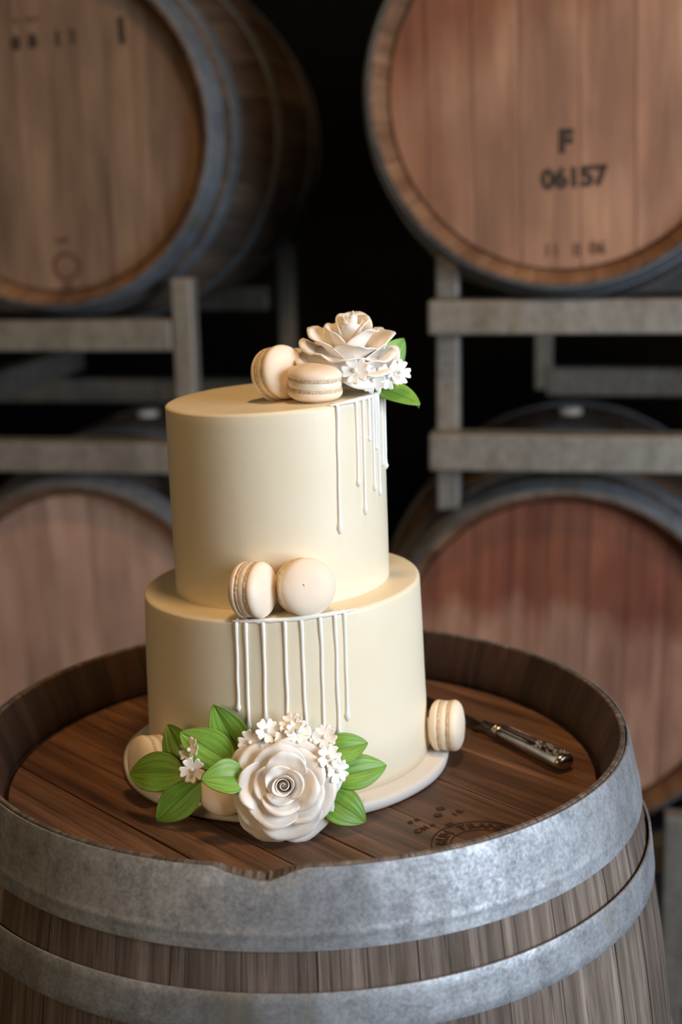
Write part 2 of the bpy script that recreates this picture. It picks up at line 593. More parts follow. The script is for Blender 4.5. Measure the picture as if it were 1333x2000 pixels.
# burnt brand on the head: ring of letters, loose letters beside it
bx, by = 0.1500, -0.1660
ring_mark(fb, bx, by, 0.0420, 0.0010, M['stampbr'])
ring_mark(fb, bx, by, 0.0262, 0.0010, M['stampbr'])
for i, ch in enumerate('MARUN TRANDE'):
    if ch == ' ':
        continue
    a = radians(205 - i * 15)
    flat_mark(fb, ch, bx + 0.0335 * cos(a), by + 0.0335 * sin(a), 0.0125, M['stampbr'], a - pi / 2, 0.0003, 'branded_letter')
for ch, x, y in (('o', .0926, -.1225), ('u', .0985, -.1180), ('C', .0985, -.1405), ('N', .1044, -.1350), ('o', .1110, -.1290), ('\u25a0', .1174, -.1097), ('\u25a0', .1206, -.0965),
                 ('I', .1319, -.1094), ('R', .1368, -.1035), ('N', .1265, -.1290)):
    if ch == '\u25a0':
        put('branded_square', bm_mesh('branded_square', box(-.0035, .0035, -.0025, .0025, 0, .0003), M['stampbr']), fb, (x, y, L - HEAD_D + .0007), (0, 0, .4))
    else:
        flat_mark(fb, ch, x, y, 0.0085, M['stampbr'], 0.75, 0.0003, 'branded_letter')

# --- four barrels lying in the racks behind, heads towards the camera
PSI = -0.188
U = Vector((cos(PSI), sin(PSI), 0)); N = Vector((-U.y, U.x, 0))
hoop_specs = [(L - 0.060, L - 0.002), (L - 0.125, L - 0.088), (L - 0.335, L - 0.295), (0.295, 0.335), (0.088, 0.125), (0.008, 0.062)]
bg_hoops = [hoop_mesh(z0, z1, M['bg_hoop'], 0.0026, 0.0018, 0, None, 0, 11 + i) for i, (z0, z1) in enumerate(hoop_specs)]
bg_staves = stave_meshes(M['bg_stave'], M['bg_inner'], 28, None, 9)
V, F = lathe([(0, .010), (.018, .010), (.022, .006), (.022, -.004), (.017, -.012), (0, -.012)], 20)
bung_me = clean(mesh('bung', V, F, M['bung']))
BG = {}
u_ = U * 0.745
for key, c, mat, np_, spin, label in (
        ('UR', (0.394, 1.008, 0.616), 'bg_head_tan', 7, 0.02, 'tan-headed oak barrel lying on the upper rack, black F and number stencilled on it'),
        ('UL', (-0.447, 1.311, 0.581), 'bg_head_grey', 7, 0.0, 'greyish brown oak barrel on the upper rack with blue-grey hoops, left of the dark gap'),
        ('LR', (0.405, 1.039, -0.300), 'bg_head_red', 9, -0.02, 'wine-stained reddish oak barrel lying on the lower rack, behind the knife'),
        ('LL', (-0.438, 1.313, -0.328), 'bg_head_pink', 7, 0.03, 'pale pinkish oak barrel lying low behind the left side of the cake'),
        ('UR2', (0.394 + u_.x, 1.008 + u_.y, 0.616), 'bg_head_grey', 7, 0.05, 'neighbour of the F-marked barrel on the same rack, past the right edge'),
        ('LR2', (0.405 + u_.x, 1.039 + u_.y, -0.300), 'bg_head_tan', 8, 0.01, 'neighbour of the wine-stained barrel on the lower rack, past the right edge'),
        ('UL2', (-0.447 - u_.x, 1.311 - u_.y, 0.581), 'bg_head_tan', 7, -0.04, 'neighbour of the greyish brown upper barrel, past the left edge'),
        ('LL2', (-0.438 - u_.x, 1.313 - u_.y, -0.328), 'bg_head_red', 8, 0.02, 'neighbour of the pale pinkish barrel, past the left edge')):
    c = Vector(c) + Vector((0, 0, HZ))
    # the head plane sits at c; the barrel's base (far end) lies along N
    base = c + N * (L - HEAD_D)
    m = frame_mat(base, -N, U)
    b = thing('wine_barrel', label, 'barrel', m, 'oak barrels lying in the racks')
    build_barrel(b, bg_staves, head_planks(M[mat], np_, hash(len(label)) % 97, L - HEAD_D), head_planks(M[mat], 6, 5, 0.05, -1), bg_hoops, spin)
    BG[key] = b
    put('bung', bung_me, b, (0, RB + 0.001, L / 2), (-pi / 2, 0, 0))


def on_head(key, P):
    return BG[key].matrix_world.inverted() @ (Vector(P) + Vector((0, 0, HZ)))


def bg_mark(key, body, P, size, mat, ang=0.0, bold=0.0):
    p = on_head(key, P)
    return flat_mark(BG[key], body, p.x, p.y, size, mat, ang, bold)


bpy.context.view_layer.update()
bg_mark('UR', 'F', (0.3966, 1.0077, 0.538), 0.046, M['stamp'], 0, 0.0026)
bg_mark('UR', '06157', (0.4102, 1.0051, 0.4843), 0.040, M['stamp'], 0.06, 0.0020)
bg_mark('UR', '11', (0.3777, 1.0113, 0.3747), 0.026, M['stampfaint'], 0.02, 0.0005)
bg_mark('UR', '0', (0.4164, 1.004, 0.375), 0.026, M['stampfaint'], 0.02, 0.0008)
bg_mark('UR', '06', (0.4471, 0.9981, 0.3776), 0.026, M['stampfaint'], 0.02, 0.0008)
bg_mark('UL', '8', (-0.4995, 1.321, 0.7307), 0.029, M['stamp'], 0.02, 0.0022)
bg_mark('UL', '8', (-0.4692, 1.3152, 0.7329), 0.029, M['stamp'], 0.02, 0.0022)
bg_mark('UL', '1', (-0.4245, 1.3067, 0.7352), 0.029, M['stamp'], 0.02, 0.0022)
bg_mark('UL', '1', (-0.398, 1.3017, 0.7383), 0.029, M['stamp'], 0.02, 0.0022)
bg_mark('UL', 'I', (-0.3118, 1.2853, 0.7431), 0.054, M['stamp'], 0.04, 0.003)
bg_mark('UL', '- --', (-0.4795, 1.317, 0.772), 0.036, M['stampfaint'], 0.05, 0.0012)
p = on_head('UL', (-0.4347, 1.3087, 0.3538))
ring_mark(BG['UL'], p.x, p.y, 0.022, 0.007, M['stampfaint'])
put('stencil_mark', bm_mesh('stencil_mark', box(-.010, .010, -.004, .004, 0, .0003), M['stampfaint']), BG['UL'], (p.x, p.y - .034, L - HEAD_D + .0008))
put('stencil_mark', bm_mesh('stencil_mark', box(-.012, .012, -.004, .004, 0, .0003), M['stampfaint']), BG['UL'], (p.x - .004, p.y + .045, L - HEAD_D + .0008))


# --- steel barrel racks: built in rack axes (x along the front, y into the depth, z up)
def rack_thing(label, origin, x0, x1, z_up, z_lo, posts, depth=0.85, rails=(), back_in=0.0, tubes=()):
    m = frame_mat(origin, (0, 0, 1), U)
    t = thing('barrel_rack', label, 'rack', m, 'galvanised barrel racks')
    for (za, zb) in (z_up, z_lo):
        put('beam', bm_mesh('beam', box(x0, x1, -0.028, 0.028, zb, za, 0.004), M['rack']), t)
        put('back_beam', bm_mesh('back_beam', box(x0 + .03 + back_in, x1 - .03, depth - 0.028, depth + 0.028, zb, za, 0.004), M['rack']), t)
    for (px, ztop, zbot, yo) in posts:
        put('post', bm_mesh('post', box(px - 0.019, px + 0.019, yo - 0.019, yo + 0.019, zbot, ztop, 0.004), M['rack']), t)
    for (px, pz, w_) in rails:
        put('side_rail', bm_mesh('side_rail', box(px - w_, px + w_, 0.0, depth, pz - 0.028, pz + 0.028, 0.004), M['rack']), t)
    for (px, py, pz) in tubes:
        b = bmesh.new()
        for q in (box(px - .02, px + .02, py, py + .3, pz + .014, pz + .02), box(px - .02, px + .02, py, py + .3, pz - .02, pz - .014),
                  box(px - .02, px - .014, py, py + .3, pz - .0139, pz + .0139), box(px + .014, px + .02, py, py + .3, pz - .0139, pz + .0139)):
            tm = bpy.data.meshes.new('t'); q.to_mesh(tm); q.free(); b.from_mesh(tm)
        put('fork_tube', bm_mesh('fork_tube', b, M['rack']), t)
    return t


oR = Vector((0.394, 1.008, HZ)); oL = Vector((-0.447, 1.311, HZ))
sR = lambda P: (Vector((P[0], P[1], 0)) - Vector((oR.x, oR.y, 0))).dot(U)
sL = lambda P: (Vector((P[0], P[1], 0)) - Vector((oL.x, oL.y, 0))).dot(U)
xr0 = sR((0.1893, 1.0471)); xrp = sR((0.2135, 1.042))
rack_thing('galvanised steel rack right of the dark gap, under the F-marked barrel', oR, xr0, xr0 + 1.35, (.301, .247), (.088, .028),
           [(xrp, .372, -.05, .048), (xr0 + 1.30, .372, -.05, .048), (xrp + .12, .30, .04, .85), (xr0 + 1.30, .372, .03, .85)],
           rails=[(xr0 + 1.25, .06, .025)], back_in=.12, tubes=[(xr0 + .56, .62, .115)])
xl1 = sL((-0.222, 1.268))
rack_thing('galvanised steel rack left of the dark gap, behind the cake\'s top tier', oL, xl1 - 1.35, xl1 - .022, (.261, .206), (.043, -.013),
           [(xl1, .332, -.06, -.01), (xl1 - 1.30, .332, -.06, -.045), (xl1 - .01, .36, -.06, .85), (xl1 - 1.30, .36, -.06, .85)],
           rails=[(-0.31, .092, .022)])
rack_thing('galvanised steel rack on the floor under the wine-stained barrel, right edge', oR, xr0, xr0 + 1.35, (-.600, -.655), (-.84, -.90),
           [(xrp, -.53, -.93, -.045), (sR((0.588, 0.971)), -.535, -.93, -.045), (xr0 + 1.30, -.53, -.93, -.045), (xr0 + .05, -.55, -.93, .85), (xr0 + 1.30, -.55, -.93, .85)])
rack_thing('galvanised steel rack on the floor under the pale pinkish barrel, hidden behind the front barrel', oL, xl1 - 1.35, xl1 - .022, (-.64, -.695), (-.85, -.905),
           [(xl1, -.58, -.93, -.01), (xl1 - 1.30, -.58, -.93, -.045), (xl1 - .03, -.58, -.93, .85), (xl1 - 1.30, -.58, -.93, .85)])

# ------------------------------------------------------------------ cake board and cake
CX, CY = -0.0136, 0.0304
ZH = HZ - HEAD_D + 0.0008      # top of the barrel head
BT = HZ - 0.0376               # top of the board


def board_fun(a, r, z, j):
    return r * (1 + 0.002 * sin(5 * a + 1) + 0.0015 * sin(11 * a)), z


V, F = lathe([(0, 0), (.150, 0), (.1532, .001), (.1538, .004), (.1535, .0085), (.1522, BT - ZH - .0003), (.149, BT - ZH), (0, BT - ZH)], 120, False, board_fun)
bd = put('cake_board', clean(mesh('cake_board', V, F, M['board'])), None, (CX - 0.003, CY, ZH))
tag(bd, 'round white foil-covered cake board lying on the barrel head under the cake', 'board')

cake = thing('wedding_cake', 'two-tier ivory buttercream wedding cake with white chocolate drips', 'cake')
cake.location = (CX, CY, BT)
cake.rotation_euler = (0.004, -0.0097, 0)


def tier(name, rb, rt, z0, z1, tilt=(0, 0), seed=0):
    e = 0.0035
    prof = [(0, z0), (rb * .5, z0), (rb, z0)]
    for i in range(1, 17):
        t = i / 16
        prof.append((rb + (rt - rb) * t, z0 + (z1 - e - z0) * t))
    for i in range(1, 7):
        a = pi / 2 * i / 6
        prof.append((rt - e + e * cos(a), z1 - e + e * sin(a)))
    prof += [(rt * .9, z1), (rt * .72, z1), (rt * .5, z1), (rt * .25, z1), (0, z1)]

    def f(a, r, z, j):
        if r > 0.01 and z > z0:
            r += 0.0005 * noise.noise((cos(a) * 1.4, sin(a) * 1.4, z * 14 + seed)) + 0.00012 * noise.noise((cos(a) * 9, sin(a) * 9, z * 60 + seed))
        if z > z1 - 0.01:
            k = (z - (z1 - 0.01)) / 0.01
            z += k * (tilt[0] * r * cos(a) + tilt[1] * r * sin(a) + 0.0004 * noise.noise((cos(a) * r * 30, sin(a) * r * 30, seed)))
        return r, z
    V, F = lathe(prof, 128, False, f)
    return put(name, clean(mesh(name, V, F, M['icing'])), cake)


HB, HT = 0.1256 + 0.0376, 0.2968 + 0.0376
T2T, T1T = (0.03, 0.0), (0.045, 0.0)
t2 = tier('cake_tier', 0.1318, 0.1270, 0.0, HB, T2T, 1)
t1 = tier('cake_tier', 0.0984, 0.0984, HB - 0.006, HT, T1T, 2)


def drip(parent, ang_top, ang_bot, rt, rb, ztop, zbot, rad, tilt):
    """a drip that starts on the rim, turns over the edge and ends in a bulb"""
    pts = []
    a = radians(ang_top)
    zt = ztop + tilt[0] * rt * cos(a) + tilt[1] * rt * sin(a)
    for i in range(4):
        pts.append(((rt - 0.009 + 0.0027 * i) * cos(a), (rt - 0.009 + 0.0027 * i) * sin(a), zt - 0.0002))
    nseg = 22
    for i in range(nseg + 1):
        t = i / nseg
        z = zt - 0.002 + (zbot - zt + 0.002) * t
        an = radians(ang_top + (ang_bot - ang_top) * t) + 0.004 * noise.noise((ang_top, t * 4, 0))
        rr = rt + (rb - rt) * t + 0.0002
        pts.append((rr * cos(an), rr * sin(an), z))

    def rf(s):
        base = rad * (1.35 - 0.45 * min(1, s / 0.35))
        wob = 1 + 0.10 * noise.noise((s * 11, ang_top, 2))
        bulb = rad * 0.75 * exp(-((s - 0.965) / 0.03) ** 2)
        end = 1.0 if s < 0.985 else 0.45
        start = 0.3 + 0.7 * min(1, s / 0.12)
        return (base * wob + bulb) * end * start
    V, F = tube(pts, rad, 10, rf)
    return put('icing_drip', mesh('icing_drip', V, F, M['drip']), parent)


def r2(z):     # radius of the lower tier at a height above the board
    return 0.1318 + (0.1270 - 0.1318) * z / HB


D0 = 0.0376
for at_, ab_, zb in ((-105.9, -106.3, .0447), (-102.1, -102.6, .0282), (-95.5, -95.9, .0348), (-87.2, -87.8, .0217), (-81.0, -80.9, .0244),
                     (-73.6, -74.0, .0189), (-67.7, -68.1, .0168), (-63.8, -64.4, .0302)):
    drip(t2, at_, ab_, 0.1272, r2(zb + D0), HB, zb + D0, 0.00165, T2T)
for at_, ab_, zb in ((-55.6, -56.3, .187), (-43.1, -43.1, .2248), (-38.0, -38.3, .1983), (-29.1, -29.1, .2163), (-22.9, -22.9, .2096), (-16, -16.5, .2339), (-9, -9, .229), (-33, -33, .262), (-26, -26, .252)):
    drip(t1, at_, ab_, 0.0986, 0.0986, HT, zb + D0, 0.00165, T1T)


def pool(parent, a0, a1, r, z, tilt, wd):
    n = 40; V, F = [], []
    k = 9
    for i in range(n + 1):
        a = radians(a0 + (a1 - a0) * i / n)
        f = min(1, 5 * min(i, n - i) / n + 0.05)
        zt = z + tilt[0] * r * cos(a) + tilt[1] * r * sin(a)
        wv = wd * (0.8 + 0.5 * noise.noise((i * 0.35, r * 40, 0)))
        for j in range(k):
            t = j / (k - 1)
            if t < 0.6:
                rr = r - wv * f * (1 - t / 0.6); zz = zt + 0.0011 * f * sin(pi * min(1, t / 0.6 * 0.7 + 0.05))
            else:
                q = (t - 0.6) / 0.4
                drop = 0.0022 + 0.0012 * noise.noise((i * 0.5, 7, r * 30))
                rr = r + 0.0010 * f * sin(pi * min(1, 0.35 + 0.65 * q)); zz = zt + 0.0008 * f - drop * f * q
            V.append((rr * cos(a), rr * sin(a), zz))
    for i in range(n):
        for j in range(k - 1):
            F.append((i * k + j, (i + 1) * k + j, (i + 1) * k + j + 1, i * k + j + 1))
    return put('icing_pool', mesh('icing_pool', V, F, M['drip'], True, None, 0.0006), parent)


pool(t2, -108, -58, 0.1274, HB, T2T, 0.005)
pool(t1, -60, -4, 0.0988, HT, T1T, 0.006)

# ------------------------------------------------------------------ macarons
RM = 0.0238


def macaron_parts(seed):
    rng = random.Random(seed)
    dome = [(0, .0162)]
    for i in range(1, 15):
        a = pi / 2 * i / 14
        dome.append((RM * sin(a) ** 0.80, .0072 + .0090 * cos(a) ** 0.92))
    dome += [(RM * 0.995, .0062), (RM * 0.955, .0056), (RM * .5, .0056), (0, .0056)]

    def wob(a, r, z, j):
        return r * (1 + 0.012 * noise.noise((cos(a), sin(a), seed * 3.3))), z + (0.0003 * noise.noise((r * cos(a) * 90, r * sin(a) * 90, seed)) if z > .007 else 0)
    V, F = lathe(dome, 56, False, wob)
    shell = clean(mesh('shell', V, F, M['shell']))
    footp = [(RM * .8, .0062), (RM * .94, .0060), (RM * .985, .0052), (RM * .96, .0043), (RM * .99, .0036), (RM * .93, .0030), (RM * .8, .0030)]

    def ruf(a, r, z, j):
        if 1 <= j <= 5:
            r *= 1 + 0.018 * noise.noise((cos(a) * 22, sin(a) * 22, j * 1.7 + seed)) + 0.012 * noise.noise((cos(a) * 50, sin(a) * 50, j * 3.1 + seed))
            z += 0.0005 * noise.noise((cos(a) * 14, sin(a) * 14, j + seed * 2))
        return r, z
    V, F = lathe(footp, 150, True, ruf)
    foot = mesh('ruffled_foot', V, F, M['foot'])
    fp = [(0, -.0034), (RM * .93, -.0034), (RM * .97, -.002), (RM * .975, 0), (RM * .97, .002), (RM * .93, .0034), (0, .0034)]
    V, F = lathe(fp, 64, False, lambda a, r, z, j: (r * (1 + 0.012 * noise.noise((cos(a) * 3, sin(a) * 3, seed + 5))), z))
    fill = clean(mesh('filling', V, F, M['filling']))
    return shell, foot, fill


V, F = lathe([(0, .0024), (.0008, .0018), (.0013, .0008), (.0020, 0)], 12)
nip_me = clean(mesh('nipple', V, F, M['shell']))
MAC = [macaron_parts(s) for s in (1, 2, 3)]


def macaron(i, center, axis, spin, label, nip=False, sc=1.0):
    m = frame_mat(Vector(center) + Vector((0, 0, HZ)), axis, (0.31, 0.2, 1) if abs(Vector(axis).normalized().z) < 0.8 else (1, 0, 0)) @ Matrix.Rotation(spin, 4, 'Z') @ Matrix.Scale(sc, 4)
    t = thing('macaron', label, 'macaron', m, 'cream macarons around the cake')
    shell, foot, fill = MAC[i % 3]
    for sgn in (0, 1):
        s = put('shell', shell, t, None, (pi * sgn, 0, 0.4 * sgn))
        put('ruffled_foot', foot, s)
    put('filling', fill, t)
    if nip:
        put('tip', nip_me, t, (0.0045, -0.0035, .0150))
    return t


macaron(0, (0.0206, -0.0215, .2968 + .0172), (0.03, -0.06, 1), 0.3, 'cream macaron lying flat on the top tier beside the top rose')
macaron(1, (-0.0115, -0.0010, .2968 + .0235), (0.66, -0.70, 0.24), 1.2, 'cream macaron standing on edge on the top tier, leaning behind the flat one')
macaron(2, (-0.0352, -0.0860, .1256 + .0232), (0.90, -0.42, 0.08), 0.5, 'cream macaron on edge on the ledge between the tiers, ruffled rim towards the viewer')
macaron(0, (0.0085, -0.0800, .1256 + .0232), (0.30, -0.92, 0.22), 2.1, 'round-faced cream macaron with a small tip, leaning against the top tier above the drips', True, 1.04)
macaron(1, (0.1345, 0.0115, -.0376 + .0232), (0.965, -0.24, 0.05), 1.7, 'cream macaron standing on edge at the right rim of the board, near the knife')
macaron(2, (-0.1330, -0.0610, -.0376 + .0236), (-0.80, -0.52, 0.16), 0.9, 'peach-toned macaron resting at the left rim of the board behind a drooping green leaf')
macaron(0, (-0.0620, -0.1180, -.0376 + .0232), (-0.10, -0.93, 0.34), 2.6, 'shaded macaron at the front of the board beside the big rose, half under a leaf')


# ------------------------------------------------------------------ sugar roses
def petal_mesh(theta, r0, z0, Lp, W, a0, a1, pw, rho_k, rho_c, ruffle, curl, seed, th=0.0009):
    nt, nu = 13, 14
    rng = random.Random(seed)
    ph = rng.uniform(0, 6.3); skew = rng.uniform(-.25, .25)
    V = []
    er = Vector((cos(theta), sin(theta), 0)); et = Vector((-sin(theta), cos(theta), 0)); ez = Vector((0, 0, 1))
    # centreline samples
    cl = []
    r, z = r0, z0
    M_ = 40
    for i in range(M_ + 1):
        t = i / M_
        al = radians(a0 + (a1 - a0) * t ** pw + curl * max(0, (t - .78) / .22) ** 1.6)
        cl.append((r, z, al))
        r += Lp / M_ * sin(al); z += Lp / M_ * cos(al)
    for i in range(nt + 1):
        t = i / nt
        for k in range(nu + 1):
            u = -1 + 2 * k / nu
            te = t * (0.52 + 0.48 * sqrt(max(0, 1 - abs(u) ** 2.3)) + 0.05 * skew * u)
            f = te * M_; i0 = min(M_ - 1, int(f)); fr = f - i0
            rc = cl[i0][0] * (1 - fr) + cl[i0 + 1][0] * fr
            zc = cl[i0][1] * (1 - fr) + cl[i0 + 1][1] * fr
            al = cl[i0][2]
            w = W * (0.34 + 0.66 * sin(min(1, te / 0.52) * pi / 2))
            rho = max(0.002, rc * rho_k + rho_c)
            x = u * w; phi = x / rho
            if abs(phi) > 2.6:
                phi = 2.6 * (1 if phi > 0 else -1)
            nrm = er * cos(al) - ez * sin(al)
            P = er * (rc - rho + rho * cos(phi)) + et * (rho * sin(phi)) + ez * zc
            ru = ruffle * te ** 2 * (sin(u * 3.1 + ph) * 0.6 + noise.noise((u * 2.3, te * 2, seed * 1.7)) * 1.1)
            ec = curl / 60.0 * 0.0022 * abs(u) ** 5 * te
            P += nrm * (ru + ec)
            V.append(P)
    F = []
    for i in range(nt):
        for k in range(nu):
            a = i * (nu + 1) + k
            F.append((a, a + 1, a + nu + 2, a + nu + 1))
    return mesh('petal', V, F, M['petal'], True, None, th)


def bud_mesh(h, turns, r_in, r_out, z0, seed):
    n = 60; nz = 9; V, F = [], []
    for i in range(n + 1):
        t = i / n
        a = 2 * pi * turns * t + seed
        for j in range(nz + 1):
            s = j / nz
            r = (r_in + (r_out - r_in) * t) * (0.95 - 0.40 * sin(s * pi) * -0.6 * (1 - .2 * t) + 0.25 * max(0, s - .8) * t * 4)
            V.append((r * cos(a), r * sin(a), z0 + h * s * (1.0 - 0.10 * t + 0.05 * sin(a * 1.5))))
    for i in range(n):
        for j in range(nz):
            a = i * (nz + 1) + j
            F.append((a, a + 1, a + nz + 2, a + nz + 1))
    return mesh('bud', V, F, M['petal'], True, None, 0.0008)


def rose(label, mat, layers, bud, seed):
    t = thing('sugar_rose', label, 'sugar flower', mat)
    put('bud', bud_mesh(*bud), t)
    rng = random.Random(seed)
    for li, (n, off, r0, z0, Lp, W, a0, a1, pw, rk, rcn, ruf, curl) in enumerate(layers):
        for i in range(n):
            th = 2 * pi * i / n + off + rng.uniform(-.22, .22)
            put('petal', petal_mesh(th, r0, z0, Lp * rng.uniform(.91, 1.06), W * rng.uniform(.88, 1.1), a0 + rng.uniform(-4, 4), a1 + rng.uniform(-7, 7), pw,
                                    rk, rcn, ruf, curl * rng.uniform(.6, 1.3), seed * 100 + li * 10 + i), t)
    h, z0 = bud[0], bud[4]
    V, F = lathe([(0, z0 + h * .70), (.0012, z0 + h * .69), (.0026, z0 + h * .62), (.0045, z0 + h * .5), (.005, z0), (0, z0)], 20)
    put('bud_core', clean(mesh('bud_core', V, F, M['petal'])), t)
    V, F = lathe([(0, -.002), (.006, -.001), (.010, .003), (.008, .008), (0, .009)], 24)
    put('flower_base', clean(mesh('flower_base', V, F, M['petal'])), t)
    return t


rose_axis = Vector((0.03, -0.92, 0.38))
layers_a = [
    (2, 0.9, .0050, .006, .0270, .0150, 2, 10, 1.0, 1.0, .0005, .0010, 40),
    (3, 0.1, .0062, .004, .0300, .0190, 8, 32, 1.0, 1.05, .001, .0020, 55),
    (4, 1.3, .0068, .002, .0335, .0225, 18, 52, 1.0, 1.1, .002, .0026, 55),
    (5, 0.5, .0068, .001, .0375, .0265, 34, 72, 0.95, 1.15, .004, .0030, 55),
    (5, 1.1, .0068, .000, .0420, .0300, 52, 86, 0.95, 1.2, .006, .0032, 45),
    (5, 0.4, .0068, -.001, .0455, .0315, 68, 97, 1.0, 1.25, .008, .0030, 26)]
ra_ = frame_mat(Vector((-.0125, -.1300, -.0085 + HZ)), rose_axis, (1, 0, 0))
rose('large ivory sugar rose facing the viewer at the foot of the cake', ra_, layers_a, (.0275, 2.0, .0010, .0072, .004, .7), 3)
layers_b = [
    (3, 0.3, .0045, .010, .0500, .0190, 2, 12, 1.0, 1.0, .001, .0018, 60),
    (3, 1.3, .0065, .008, .0500, .0240, 8, 30, 1.2, 1.0, .003, .0028, 65),
    (4, 0.4, .0075, .006, .0500, .0270, 22, 46, 1.0, 1.0, .004, .0036, 65),
    (5, 0.9, .0080, .006, .0480, .0290, 44, 54, 1.0, 1.0, .004, .0040, 65),
    (5, 0.25, .0080, .012, .0440, .0300, 66, 84, 1.0, 1.0, .005, .0040, 55),
    (4, -1.05, .0120, .024, .0400, .0290, 66, 148, 0.9, 1.0, .008, .0034, 10)]
rb_ = frame_mat(Vector((.0470, .0220, .2968 + .0130 + HZ)), (0.10, -0.24, 0.96), (1, 0, 0))
rose('ivory sugar rose with upright curled petals, sitting on the top tier', rb_, layers_b, (.0560, 2.0, .0013, .0085, .006, .4), 5)


# ------------------------------------------------------------------ sugar leaves
def leaf(base, tip, nhint, W, label, bend=0.0, fold=0.12, seed=0, twist=0.0):
    base = Vector(base) + Vector((0, 0, HZ)); tip = Vector(tip) + Vector((0, 0, HZ))
    y = (tip - base); Lf = y.length; y.normalize()
    n = Vector(nhint); n = (n - y * n.dot(y)).normalized(); x = y.cross(n)
    m = Matrix((x, y, n)).transposed().to_4x4(); m.translation = base
    nt, nu = 26, 20
    V, UV, F = [], [], []
    for i in range(nt + 1):
        t = i / nt
        w = W * max(0.02, (sin(pi * min(1, t ** 0.82)) ** 0.72) if t < 1 else 0.02)
        for k in range(nu + 1):
            u = -1 + 2 * k / nu
            z = bend * Lf * 4 * t * (1 - t) + fold * abs(u) * w
            z -= 0.0010 * exp(-(u / 0.07) ** 2) * min(1, 6 * t)
            z += 0.00028 * cos(u * 19 + 0.6 * t) * sin(pi * t) ** .5
            z += 0.0012 * noise.noise((u * 1.3, t * 2.5, seed * 2.1)) * abs(u)
            tw = twist * (t - .5)
            V.append((u * w * cos(tw) + 0.06 * W * sin(pi * t * 1.2) * 0.5, t * Lf, z + u * w * sin(tw)))
            UV.append((u, t))
    for i in range(nt):
        for k in range(nu):
            a = i * (nu + 1) + k
            F.append((a, a + 1, a + nu + 2, a + nu + 1))
    o = put('sugar_leaf', mesh('sugar_leaf', V, F, M['leaf'], True, UV, 0.0008))
    o.matrix_world = m
    tag(o, label, 'leaf', 'green sugar leaves')
    V, F = tube([(0, .004, -.0010), (0, -.002, -.0012), (.001, -.010, -.003)], .0006, 6)
    put('wire_stem', mesh('wire_stem', V, F, M['wire']), o)
    return o


VW = Vector((0.0, -0.93, 0.36))
leaf((-0.0455, -0.112, 0.0050), (-0.0712, -0.100, 0.0525), (-0.2, -0.95, 0.3), .0165, 'tallest bright green leaf, standing against the drips left of the big rose', 0.04, .14, 1)
leaf((-0.0545, -0.122, 0.0070), (-0.0995, -0.108, 0.0320), (-0.15, -0.8, 0.55), .0170, 'bright green leaf pointing up left, below the tallest leaf', 0.05, .12, 2)
leaf((-0.0930, -0.110, 0.0000), (-0.1125, -0.088, 0.0310), (-0.45, -0.85, 0.2), .0165, 'dark shaded green leaf upright behind the small left blossoms', 0.04, .10, 3)
leaf((-0.0960, -0.119, -0.0005), (-0.1475, -0.090, -0.0120), (-0.1, -0.86, 0.5), .0170, 'green leaf with brownish edge drooping over the peach-toned macaron', 0.08, .08, 4)
leaf((-0.0825, -0.127, -0.0060), (-0.1215, -0.1210, -0.0420), (0.15, -0.90, 0.45), .0150, 'yellow-green leaf hanging down left over the rim of the board', 0.06, .12, 5)
leaf((-0.0430, -0.140, 0.0030), (-0.0785, -0.153, 0.0085), (-0.1, -0.80, 0.6), .0150, 'small bright green leaf over the shaded macaron, touching the big rose', 0.10, .10, 6)
leaf((0.0180, -0.116, 0.0110), (0.0588, -0.104, 0.0165), (0.15, -0.72, 0.68), .0135, 'upper of the three green leaves right of the big rose', 0.10, .10, 7)
leaf((0.0250, -0.126, -0.0055), (0.0742, -0.109, -0.0022), (0.15, -0.80, 0.6), .0150, 'dark green leaf pointing right, middle of the three right of the big rose', 0.08, .10, 8)
leaf((0.0180, -0.131, -0.0150), (0.0545, -0.1400, -0.0395), (0.15, -0.80, 0.55), .0165, 'lowest green leaf right of the big rose, tip on the barrel head', 0.10, .10, 9)
leaf((0.0760, 0.030, 0.3150), (0.1010, 0.045, 0.3430), (0.35, -0.88, 0.1), .0125, 'small green leaf behind the top rose on its right', 0.04, .12, 10)
leaf((0.0700, 0.004, 0.3065), (0.1115, -0.005, 0.2905), (0.25, -0.62, 0.75), .0130, 'pointed green leaf overhanging the edge of the top tier', 0.08, .12, 11)


# ------------------------------------------------------------------ small white blossoms
def blossom_meshes():
    V, F = [], []
    nt, nu = 6, 8
    for i in range(nt + 1):
        t = i / nt
        for k in range(nu + 1):
            u = -1 + 2 * k / nu
            notch = 1 - 0.13 * exp(-(u / 0.28) ** 2) - 0.10 * abs(u) ** 3
            te = t * notch
            w = 0.0042 * (0.28 + 0.72 * sin(min(1, te / 0.7) * pi / 2))
            V.append((u * w, 0.0012 + 0.0096 * te, 0.0016 * te ** 1.5 + 0.0011 * u * u * te))
    for i in range(nt):
        for k in range(nu):
            a = i * (nu + 1) + k
            F.append((a, a + 1, a + nu + 2, a + nu + 1))
    pet = mesh('petal', V, F, M['blossom'], True, None, 0.0004)
    V, F = lathe([(0, .0036), (.0011, .0033), (.0019, .0022), (.0021, .0010), (.0014, -.0002), (0, -.0006)], 16)
    cen = clean(mesh('centre_bead', V, F, M['blossom']))
    V, F = tube([(0, 0, 0), (.0004, 0, -.006), (.0015, .001, -.014), (.004, .002, -.020)], .00035, 6)
    wire = mesh('wire_stem', V, F, M['wire'])
    return pet, cen, wire


BP, BCN, BW = blossom_meshes()


